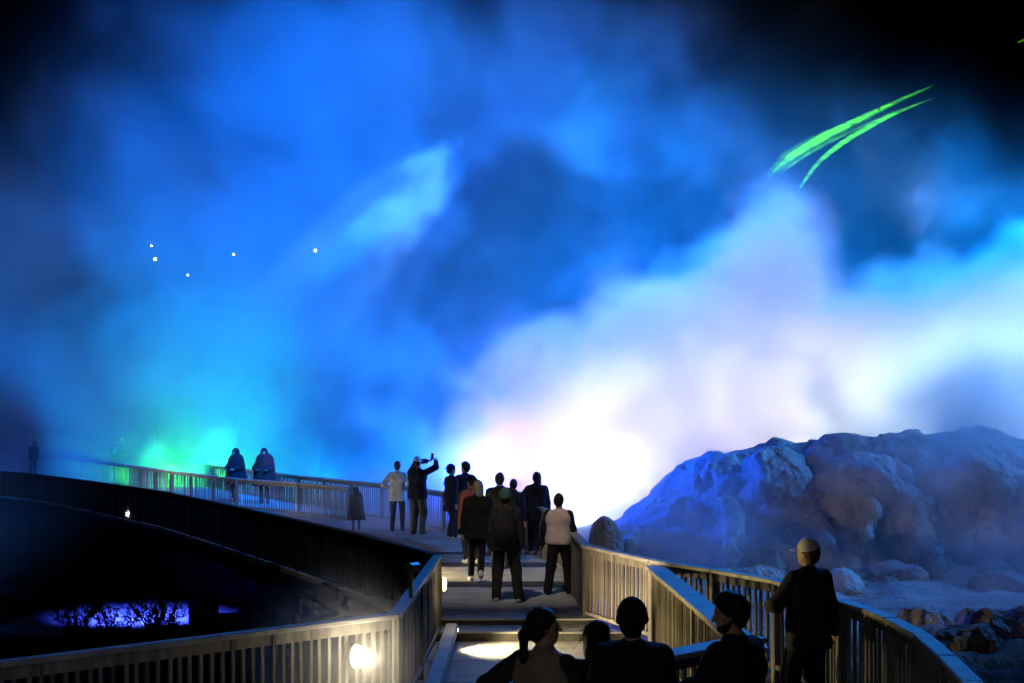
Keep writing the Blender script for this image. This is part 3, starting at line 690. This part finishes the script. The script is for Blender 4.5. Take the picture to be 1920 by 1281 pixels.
def person(label, loc, yaw, H, top='black', legs='black', shoes='dark', hair='short', haircol='black', hat=None, hatcol='black', lean=0.0, turn=0.0, nod=0.0,
           feet=((-.11,0,.09),(.11,0,.09)), hands=None, grip=(False,False), bulk=0.03, hem=0.86, legw=0.0, coat=None, res=0.019, vest=None, brim=0.0, sleeves=True, hunch=0.0, band=None, sway=0.0):
    s = H/1.75; yaw = math.radians(yaw)
    t = empty('person', loc, yaw); tag(t, label, 'person', 'spectators on the boardwalk')
    seed = random.Random(label).uniform(0,40)
    hands = hands or ((-.25,.03,.80),(.25,.03,.80))
    ln = lean
    jr = random.Random(label+'pose'); jt = lambda p, a: (p[0]+jr.uniform(-a,a)*.4, p[1]+jr.uniform(-a,a), p[2])
    hands = tuple(jt(h_,.05) for h_ in hands); feet = tuple(jt(f_,.06) for f_ in feet); turn = turn + jr.uniform(-14,14)
    def tor(x,y,z):                                                # lean the upper body about the hips
        dz = z-.93; dy = y
        return np.array((x + sway*dz, dy*math.cos(ln)+dz*math.sin(ln), .93+dz*math.cos(ln)-dy*math.sin(ln)))
    neck = tor(0,hunch,1.50)
    tr = math.radians(turn); nd = math.radians(nod)
    def hd(x,y,z):                                                 # head pose about the neck
        y, z = y*math.cos(nd)-z*math.sin(nd), y*math.sin(nd)+z*math.cos(nd)
        x, y = x*math.cos(tr)-y*math.sin(tr), x*math.sin(tr)+y*math.cos(tr)
        return neck + np.array((x,y,z))
    SH = [tor(-.170,0,1.395), tor(.170,0,1.395)]; HP = [np.array((-.09,0,.91)), np.array((.09,0,.91))]
    arms = []; legsL = []
    for i in (0,1):
        sg = -1 if i==0 else 1
        e, wv = ik(SH[i], hands[i], .29, .255, (sg*.8,-.9,-.3)); arms.append((SH[i],e,wv))
        k_, a_ = ik(HP[i], feet[i], .425, .415, (sg*.1,1,0)); legsL.append((HP[i],k_,a_))
    def put(nm, prims, h, k, mat, **kw):
        def S3(p): return np.array(p)*s
        pr = []
        for p in prims:
            if p[0]=='c': pr.append(('c',p[1]*s,p[2]*s,p[3]*s,p[4]*s,p[5],(p[6]*s if p[6] else None)))
            else: pr.append(('e',p[1]*s,p[2]*s,p[3],(p[4]*s if p[4] else None)))
        if 'cut' in kw and kw['cut']: kw['cut'] = [(a,b,c,d*s) for a,b,c,d in kw['cut']]
        me = sdf_mesh(nm, pr, h, k*s, mat, seed=seed, **kw); return inst(nm, me, t)
    # --- body: one continuous surface with head and face
    B = [cap_((-.07,0,.93),.10,(.07,0,.93),.10,.9), cap_((0,0,.98),.11,tor(0,0,1.18),.11,.9), cap_(tor(-.07,0,1.28),.10,tor(.07,0,1.28),.10,.9), cap_(tor(-.15,0,1.41),.05,tor(.15,0,1.41),.05),
         cap_(tor(0,-.01,1.40),.06,hd(0,.0,.06),.052,1,.04)]
    for a,b,c in arms: B += [cap_(a,.045,b,.037), cap_(b,.037,c,.026)]
    for a,b,c in legsL: B += [cap_(a,.078,b,.055), cap_(b,.054,c,.036)]
    hr = tr + 0.0
    B += [ell_(hd(0,-.005,.145),(.073,.092,.104),.02,hr), ell_(hd(0,.04,.085),(.050,.052,.058),.03,hr), cap_(hd(-.03,.074,.152),.014,hd(.03,.074,.152),.014,1,.02),
          cap_(hd(0,.088,.140),.009,hd(0,.108,.112),.013,1,.008), cap_(hd(-.018,.084,.078),.010,hd(.018,.084,.078),.010,1,.01), cap_(hd(-.02,.066,.045),.018,hd(.02,.066,.045),.018,1,.02),
          ell_(hd(-.076,-.005,.125),(.012,.022,.032),.008,hr), ell_(hd(.076,-.005,.125),(.012,.022,.032),.008,hr)]
    put('body', B, res*0.75, .02, M['skin'])
    # --- trousers
    TR = [cap_((-.075,0,.92),.115+legw*.4,(.075,0,.92),.115+legw*.4,.95), cap_((-.06,0,1.0),.105,(.06,0,1.0),.105,.95)]
    for a,b,c in legsL: TR += [cap_(a,.098+legw*.6,b,.07+legw,1,.03), cap_(b,.07+legw,c+np.array((0,-.005,-.01)),.055+legw,1,.03)]
    put('trousers', TR, res, .03, C_[legs], fold=.010, ffreq=8.0)
    # --- upper garment
    J = [cap_(tor(-.08,0,1.30),.115+bulk,tor(.08,0,1.30),.115+bulk,.92), cap_(tor(-.07,0,1.12),.105+bulk,tor(.07,0,1.12),.105+bulk,.95), cap_((-.075,0,.98),.115+bulk,(.075,0,.98),.115+bulk,.95),
         cap_((-.075,0,hem),.118+bulk,(.075,0,hem),.118+bulk,.95), cap_(tor(-.14,0,1.395),.060+bulk*.5,tor(.14,0,1.395),.060+bulk*.5), cap_(tor(0,-.01,1.42),.085,tor(0,hunch*.6,1.475),.072,1,.05)]
    if coat: J += [cap_((0,0,1.38),.20+bulk,(0,0,coat),.33+bulk,1,.1)]
    SL = []
    for a,b,c in arms: SL += [cap_(a,.060+bulk*.55,b,.050+bulk*.5,1,.04), cap_(b,.050+bulk*.5,b+(c-b)*.97,.040+bulk*.35,1,.03)]
    cutz = [(0,0,-1,-(hem-.06 if not coat else coat-.02))]
    if vest:
        put('vest', J, res, .05, C_[vest], fold=.016, ffreq=7.0, cut=cutz); put('sleeve', SL[:2], res, .03, C_[top], fold=.010); put('sleeve', SL[2:], res, .03, C_[top], fold=.010)
    elif not sleeves:
        put('shirt', J, res, .05, C_[top], fold=.012, cut=cutz)
    else:
        lowcut = None if min(h_[2] for h_ in hands) < hem-.06 else cutz
        j = put('jacket', J, res, .05, C_[top], fold=.022, ffreq=7.0, cut=cutz); put('sleeve', SL[:2], res, .03, C_[top], fold=.010); put('sleeve', SL[2:], res, .03, C_[top], fold=.010)
    if band:
        z0, z1, bc = band
        W_ = [cap_(p[1],p[2]+.012,p[3],p[4]+.012,p[5],p[6]) for p in J[:4]]
        put('hem_band', W_, res, .05, C_[bc], fold=.014, ffreq=6.5, cut=[(0,0,-1,-z0),(0,0,1,z1)])
    # --- shoes
    for (a,b,c), sg in zip(legsL, (-1,1)):
        up = c[2]-.09; tilt = min(1.2, up*3.0)
        def ft(y,z): return c + np.array((sg*.012*(y/.1), y*math.cos(tilt)+ (z)*math.sin(tilt), -y*math.sin(tilt)+z*math.cos(tilt)))
        put('shoe', [cap_(ft(-.035,-.045),.043,ft(.07,-.048),.042), cap_(ft(.07,-.05),.042,ft(.14,-.055),.034), cap_(ft(-.01,.0),.045,ft(0,-.04),.042)], res*.7, .03, M['sole'] if shoes=='white' else M['darkshoe'],
            cut=[(0,0,-1,-.001)] if up < .03 else None)
    # --- hands
    for i,(a,b,c) in enumerate(arms):
        d = Vector(c-b).normalized(); q = (-d).to_track_quat('Z','Y'); o = inst('hand', HAND[grip[i]], t, Vector(c)*s, q.to_euler(), (s*(1 if i else -1), s, s))
    # --- hair and hats
    def dome(r, dz=0.0, dy=-.012, k=.02): return ell_(hd(0,dy,.15+dz),(.080+r,.098+r,.108+r),k,hr)
    fwd = hd(0,1,0)-hd(0,0,0); upv = hd(0,0,1)-hd(0,0,0)
    def plane(nf, nu, pt): n_ = fwd*nf+upv*nu; n_ = n_/np.linalg.norm(n_); return (*n_, float(n_@pt))
    hm = HAIR[haircol]
    if hair == 'short': put('hair', [dome(.008), ell_(hd(0,-.05,.12),(.07,.06,.09),.03,hr)], .012*s+.002, .02, hm, cut=[plane(.82,-.57,hd(0,.04,.16))], fold=.010, ffreq=22)
    elif hair == 'curly': put('hair', [dome(.022,.01), ell_(hd(0,-.05,.13),(.085,.07,.10),.03,hr)], .012*s+.002, .02, hm, cut=[plane(.82,-.57,hd(0,.04,.165))], fold=.022, ffreq=26)
    elif hair == 'long': 
        put('hair', [dome(.014), cap_(hd(0,-.03,.13),.085,hd(0,-.055,.0),.085,.75), cap_(hd(0,-.055,.0),.088,hd(0,-.085,-.20),.075,.55), cap_(hd(0,-.085,-.2),.075,hd(0.01,-.095,-.30),.045,.5)], .013*s+.002, .03, hm,
            cut=[plane(.80,-.60,hd(0,.03,.16))], fold=.016, ffreq=14, fstretch=(1.4,1.4,.25))
    elif hair == 'ponytail':
        put('hair', [dome(.008), ell_(hd(0,-.05,.12),(.07,.06,.09),.03,hr), ell_(hd(0,-.105,.14),(.024,.024,.024),.015,hr), cap_(hd(0,-.11,.14),.022,hd(.0,-.14,.08),.032,1), cap_(hd(0,-.14,.08),.032,hd(.01,-.135,-.06),.028,1), cap_(hd(.01,-.135,-.06),.028,hd(.015,-.125,-.15),.008,1)], .010*s+.002, .02, hm,
            cut=[plane(.84,-.54,hd(0,.05,.175))], fold=.010, ffreq=20, fstretch=(1.4,1.4,.4))
    elif hair == 'beard':
        put('hair', [dome(.012,.004), ell_(hd(0,-.05,.12),(.07,.06,.09),.03,hr)], .011*s, .02, hm, cut=[plane(.84,-.54,hd(0,.05,.17))], fold=.012, ffreq=22)
        put('beard', [ell_(hd(0,.045,.07),(.056,.055,.055),.02,hr), cap_(hd(-.066,.0,.10),.016,hd(-.05,.04,.06),.02), cap_(hd(.066,.0,.10),.016,hd(.05,.04,.06),.02)], .009*s, .02, hm, cut=[plane(.25,.97,hd(0,.08,.072))], fold=.008, ffreq=26)
    if res <= .015 and hat != 'beanie' and not hat:                 # loose strands so that the outline of the hair is not smooth
        rs = random.Random(label+'hair'); st = MB(); c0 = hd(0,-.012,.15)
        for i in range(170):
            a = rs.uniform(-2.6,2.6); el = rs.uniform(-.25,1.45)
            loc = np.array((math.sin(a)*math.cos(el)*.088, -math.cos(a)*math.cos(el)*.106-.012, .15+math.sin(el)*.117))
            p = loc.copy(); d = np.array((loc[0]*3+rs.uniform(-.3,.3), (loc[1])*3-.25+rs.uniform(-.3,.3), -.35+rs.uniform(-.2,.5))); d /= np.linalg.norm(d); pts = []
            L_ = rs.uniform(.02,.05) if hair != 'long' else rs.uniform(.04,.14)
            for j in range(4): pts.append(tuple(hd(*p)*s)); p = p + d*L_/3; d = d + np.array((0,0,-.45)); d /= np.linalg.norm(d)
            st.tube(pts,[.0016,.0014,.0011,.0006],3)
        st.build('hair_strands', hm, t)
    if hat == 'beanie': put('beanie', [dome(.020,.012), ell_(hd(0,-.01,.13),(.092,.108,.05),.03,hr)], .012*s, .02, C_[hatcol], cut=[plane(.12,-1,hd(0,0,.125))], fold=.006, ffreq=16)
    if hat == 'cap':
        br = math.radians(brim)
        def bd(x,y,z): x,y = x*math.cos(br)-y*math.sin(br), x*math.sin(br)+y*math.cos(br); return hd(x,y,z)
        n_ = bd(0,-1,0)-bd(0,0,0)
        def hole(S,X,Y,Z):
            c0 = bd(0,-.105,.150)*s; d = np.sqrt((X-c0[0])**2+(Y-c0[1])**2+((Z-c0[2])*1.2)**2)-.036*s; return np.maximum(S,-d)
        put('cap', [dome(.014,.012)], .009*s, .02, C_[hatcol], cut=[(-upv[0],-upv[1],-upv[2],float(-upv@hd(0,0,.150)))], fold=.004, ffreq=12, extra=hole)
        put('cap_brim', [ell_(bd(0,.115,.162),(.072,.075,.010),.01,hr+br), ell_(bd(0,.09,.165),(.078,.05,.012),.01,hr+br)], .007*s, .02, C_[hatcol])
    if hat == 'hood': put('hood', [dome(.040,.01,-.03), cap_(hd(0,-.02,.1),.11,hd(0,-.02,-.05),.12), cap_(tor(-.08,0,1.40),.09,tor(.08,0,1.40),.09)], .015*s, .06, C_[hatcol], fold=.016, ffreq=8,
                             extra=lambda S,X,Y,Z: np.maximum(S, -(np.sqrt(((X-hd(0,.13,.12)[0]*s)/.8)**2+(Y-hd(0,.13,.12)[1]*s)**2+((Z-hd(0,.13,.12)[2]*s)/1.25)**2)-.075*s)))
    t['hold'] = [float(q) for q in (Vector(arms[1][2])*s)]
    return t
def at(u, Y, z=0.0): return ((u-960)/FOC*Y, Y, z)
REL = ((-.25,.03,.80),(.25,.03,.80))
# walkers on the main deck
person('woman in loose black jumper with long fair hair and white trainers, walking away', at(896,23.8), 8, 1.74, 'black','black','white','long','fair', bulk=.055, hem=.80, feet=((-.10,.16,.09),(.04,-.22,.20)), hands=((-.27,.05,.82),(.22,.10,.84)), legw=.0)
person('walker in teal beanie and dark backpack with legs apart, nearest the steps', at(948,21.2), -4, 1.71, 'charcoal','charcoal','white',hair='short', hat='beanie',hatcol='teal', bulk=.05, feet=((-.17,.10,.09),(.20,-.14,.10)), hands=((-.26,.06,.82),(.27,.04,.84)), legw=.02)
person('dark haired man in black jacket behind the backpack wearer', at(937,26.0), 0, 1.80, 'black','charcoal','dark','short','black', bulk=.05)
person('shorter dark figure between the backpack wearer and the long haired woman', at(963,28.0), -6, 1.60, 'navy','black','dark','short','black', bulk=.03)
person('woman with long dark hair in a dark coat facing the white glow', at(1006,29.0), 4, 1.70, 'navy','navy','white','long','black', bulk=.06, hem=.78, feet=((-.07,.1,.09),(.09,-.06,.09)), hands=((-.24,.2,1.12),(.24,.05,.84)), legw=.015)
person('youth in pale puffer vest with dark sleeves beside the right railing', at(1048,22.1), -12, 1.60, 'black','black','dark','short','black', vest='pale_pink', bulk=.05, hem=.93, feet=((-.20,-.06,.09),(.17,.12,.09)), hands=((-.33,.06,.86),(.29,.10,.84)), legw=.02)
person('person in rust red jacket and cap half hidden behind the fair haired woman', at(884,27.0), 25, 1.70, 'rust','navy','white','short','black', hat='cap',hatcol='black', turn=40, bulk=.04)
# spectators standing in the mist at the far rail
person('man in white shirt at the far rail, nearest the lit blue mist', at(745,35.2), -5, 1.78, 'white','charcoal','dark','short','brown', bulk=.035, hem=.82, hands=((-.22,.16,1.08),(.22,.16,1.08)))
person('tall man in white cap raising a phone over the far rail', at(783,34.2), -18, 1.90, 'navy','grey','dark','short','brown', hat='cap',hatcol='white', turn=-10, bulk=.04, hands=((.12,.30,1.66),(.33,.30,1.64)), grip=(True,True), legw=.02)
person('person in dark blue coat with cap turned right, left of a facing pair', at(846,33.0), -60, 1.75, 'navy','navy','white','short','black', hat='cap',hatcol='navy', turn=-10, brim=180, bulk=.04, hem=.70, legw=.015)
person('curly haired person in navy coat turned left, right of a facing pair', at(872,33.2), 30, 1.79, 'navy','navy','dark','curly','black', turn=35, bulk=.05)
person('small child in long dark coat at the end of the far railing', at(668,35.6), 20, 1.08, 'black','black','dark','short','black', hat='hood', hatcol='black', bulk=.06, coat=.45)
# people on the far left walkway
person('left one of two hooded figures in dark ponchos behind the pale railing', at(443,48.6), 150, 1.84, 'black','black','dark','short','black', hat='hood',hatcol='black', coat=.62, bulk=.06, hunch=.05, hands=((-.2,.30,1.10),(.2,.30,1.10)))
person('right one of two hooded figures in maroon poncho behind the pale railing', at(496,47.6), 175, 1.86, 'maroon','black','dark','short','black', hat='hood',hatcol='maroon', coat=.60, bulk=.08, hunch=.05, hands=((-.2,.30,1.10),(.2,.30,1.10)))
mb = MB(); mb.box(-1.2,1.2,-.5,.5,0.004,.46); b = bevel(mb.build('platform_step', M['deck']), .02); pl = at(215,66.5); b.location = pl; b.rotation_euler=(0,0,math.radians(-58)); tag(b,'raised timber step under the leaning grey jacket spectator','step')
person('spectator in grey jacket leaning forward at the far left rail', (pl[0],pl[1],.462), -70, 1.80, 'grey','charcoal','dark','short','black', lean=.5, bulk=.07, turn=-20, nod=-15, hands=((-.15,.55,1.05),(.2,.55,1.05)))
person('dim dark figure at the extreme left end of the far walkway', at(64,73.0,.0), 60, 1.86, 'black','black','dark','short','black', bulk=.06)
# man at the right railing
person('man in dark jacket and white cap standing at the right railing', at(1516,13.3,-.2), 28, 1.79, 'charcoal','black','dark','short','brown', hat='cap',hatcol='white', turn=38, nod=-4, bulk=.05, hem=.80, hands=((-.20,.36,1.12),(.32,-.02,.86)), legw=.03, res=.015, feet=((-.16,.05,.09),(.16,-.05,.09)))
# near group with heads above the lower edge
person('woman with dark ponytail turned right in beige vest, lower edge of picture', at(1020,8.9,-.2), -35, 1.72, 'charcoal','black','dark','ponytail','black', turn=-42, vest='beige', bulk=.035, hands=((-.34,-.06,1.02),(.25,.2,.95)), res=.012)
person('small dark haired person between the ponytail woman and the beanie man', at(1122,9.15,-.2), -30, 1.60, 'black','black','dark','long','black', turn=-10, bulk=.04, res=.013)
person('broad man in black beanie with pale band on jacket, lower edge of picture', at(1186,8.9,-.2), -3, 1.76, 'black','black','dark','short','black', hat='beanie',hatcol='black', turn=-8, bulk=.07, band=(.95,1.13,'cream'), res=.012)
pb = person('bearded man in black jacket looking left at his phone, lower edge of picture', at(1378,8.8,-.2), 48, 1.83, 'black','black','dark','beard','black', turn=28, nod=-14, bulk=.05, hands=((-.20,.30,1.13),(.03,.33,1.14)), grip=(True,True), res=.012)
# backpack and phones are things of their own
def rel(loc, yaw, p):
    c,s_ = math.cos(math.radians(yaw)), math.sin(math.radians(yaw)); return (loc[0]+p[0]*c-p[1]*s_, loc[1]+p[0]*s_+p[1]*c, loc[2]+p[2])
bl = rel(at(948,21.2), -4, (0,-.23,1.12)); bp = empty('backpack', bl, math.radians(-4)); tag(bp,'dark backpack worn by the walker in the teal beanie','backpack')
inst('pack_body', sdf_mesh('pack_body',[ell_((0,0,.05),(.165,.12,.27)),ell_((0,.03,-.08),(.17,.11,.2))],.018,.08,C_['charcoal'],fold=.015,seed=3), bp)
inst('front_pocket', sdf_mesh('front_pocket',[ell_((0,-.10,-.09),(.12,.05,.12))],.014,.03,C_['black'],fold=.008,seed=5), bp)
for sx in (-1,1): inst('strap', sdf_mesh('strap',[cap_((sx*.10,.05,.22),.02,(sx*.13,.17,.30),.02),cap_((sx*.13,.17,.30),.02,(sx*.15,.28,.22),.02)],.012,.02,C_['black']), bp)
def phone(loc, rot, label):
    mb = MB(); mb.box(-.037,.037,-.004,.004,-.075,.075); t = empty('phone', loc); t.rotation_euler = rot; tag(t,label,'phone')
    bevel(mb.build('case', M['phone'], t), .006, 2); mb = MB(); mb.box(-.033,.033,.0042,.0056,-.070,.070); mb.build('screen', M['phone'], t); mb = MB(); mb.box(-.03,-.012,-.0065,-.0042,.045,.066); mb.build('camera_bump', M['metal'], t)
phone(rel(at(783,34.2),-18,(.25,.36,1.92)), (math.radians(-10),0,math.radians(-18)), 'phone held up high by the tall man in the white cap')
phone(rel(at(1378,8.8,-.2),48,(-.08,.40,1.12)), (math.radians(50),0,math.radians(48)), 'phone held at the chest of the bearded man')
def wisp_steam(X, Y, Z):
    wx = X + 1.6*(fbm(X,Y,Z,0.22,3,3.3)-.5); wy = Y + 1.6*(fbm(X,Y,Z,0.22,3,13.3)-.5); wz = Z + 1.6*(fbm(X,Y,Z,0.22,3,23.3)-.5)
    n = fbm(wx,wy,wz,0.5,4,2.0)
    def puff(c, r, am): return am*np.clip(1-np.sqrt(((X-c[0])/r[0])**2+((Y-c[1])/r[1])**2+((Z-c[2])/r[2])**2),0,1)
    f = puff((-2.2,34.8,.2),(3.8,2.8,1.6),.80) + puff((0.5,35,0.4),(5,4,2.2),.38) + puff((4.2,33,.4),(3.6,3,2.2),.40) + puff((13.5,33,1.6),(6.5,5,3.4),.42) + puff((9,34,2.4),(5,4,2.0),.15) + puff((15.5,36.0,2.8),(7,3.4,3.0),1.3)
    f = f + puff((-12.5,30,0.5),(3.6,5,4.8),.16) + puff((11.5,27,-.6),(4,4,2.2),.35) + puff((6,30,-.4),(5,4,1.4),.10)
    return f*sstep(.34,.72,n)
steam_volume('steam_wisps', (-24,23,-3), (22,42.8,8), (116,50,40), wisp_steam, 'low drifting wisps of steam over the far deck and the mound', rate=4.0)
def lamp_halo_mist(X, Y, Z):  # mist shaped as a ball to give the lamp a glare halo
    r = np.sqrt((X+1.55)**2+(Y-12.25)**2+(Z-0.62)**2)
    return 0.75*np.clip(1-r/0.95,0,1)**1.5*(0.5+fbm(X,Y,Z,3.0,3,4.0))
steam_volume('lamp_halo_mist', (-2.7,11.1,-0.18), (-0.4,13.3,1.7), (36,36,30), lamp_halo_mist, 'thin ball of mist added round the near left lamp for its halo', rate=2.0)
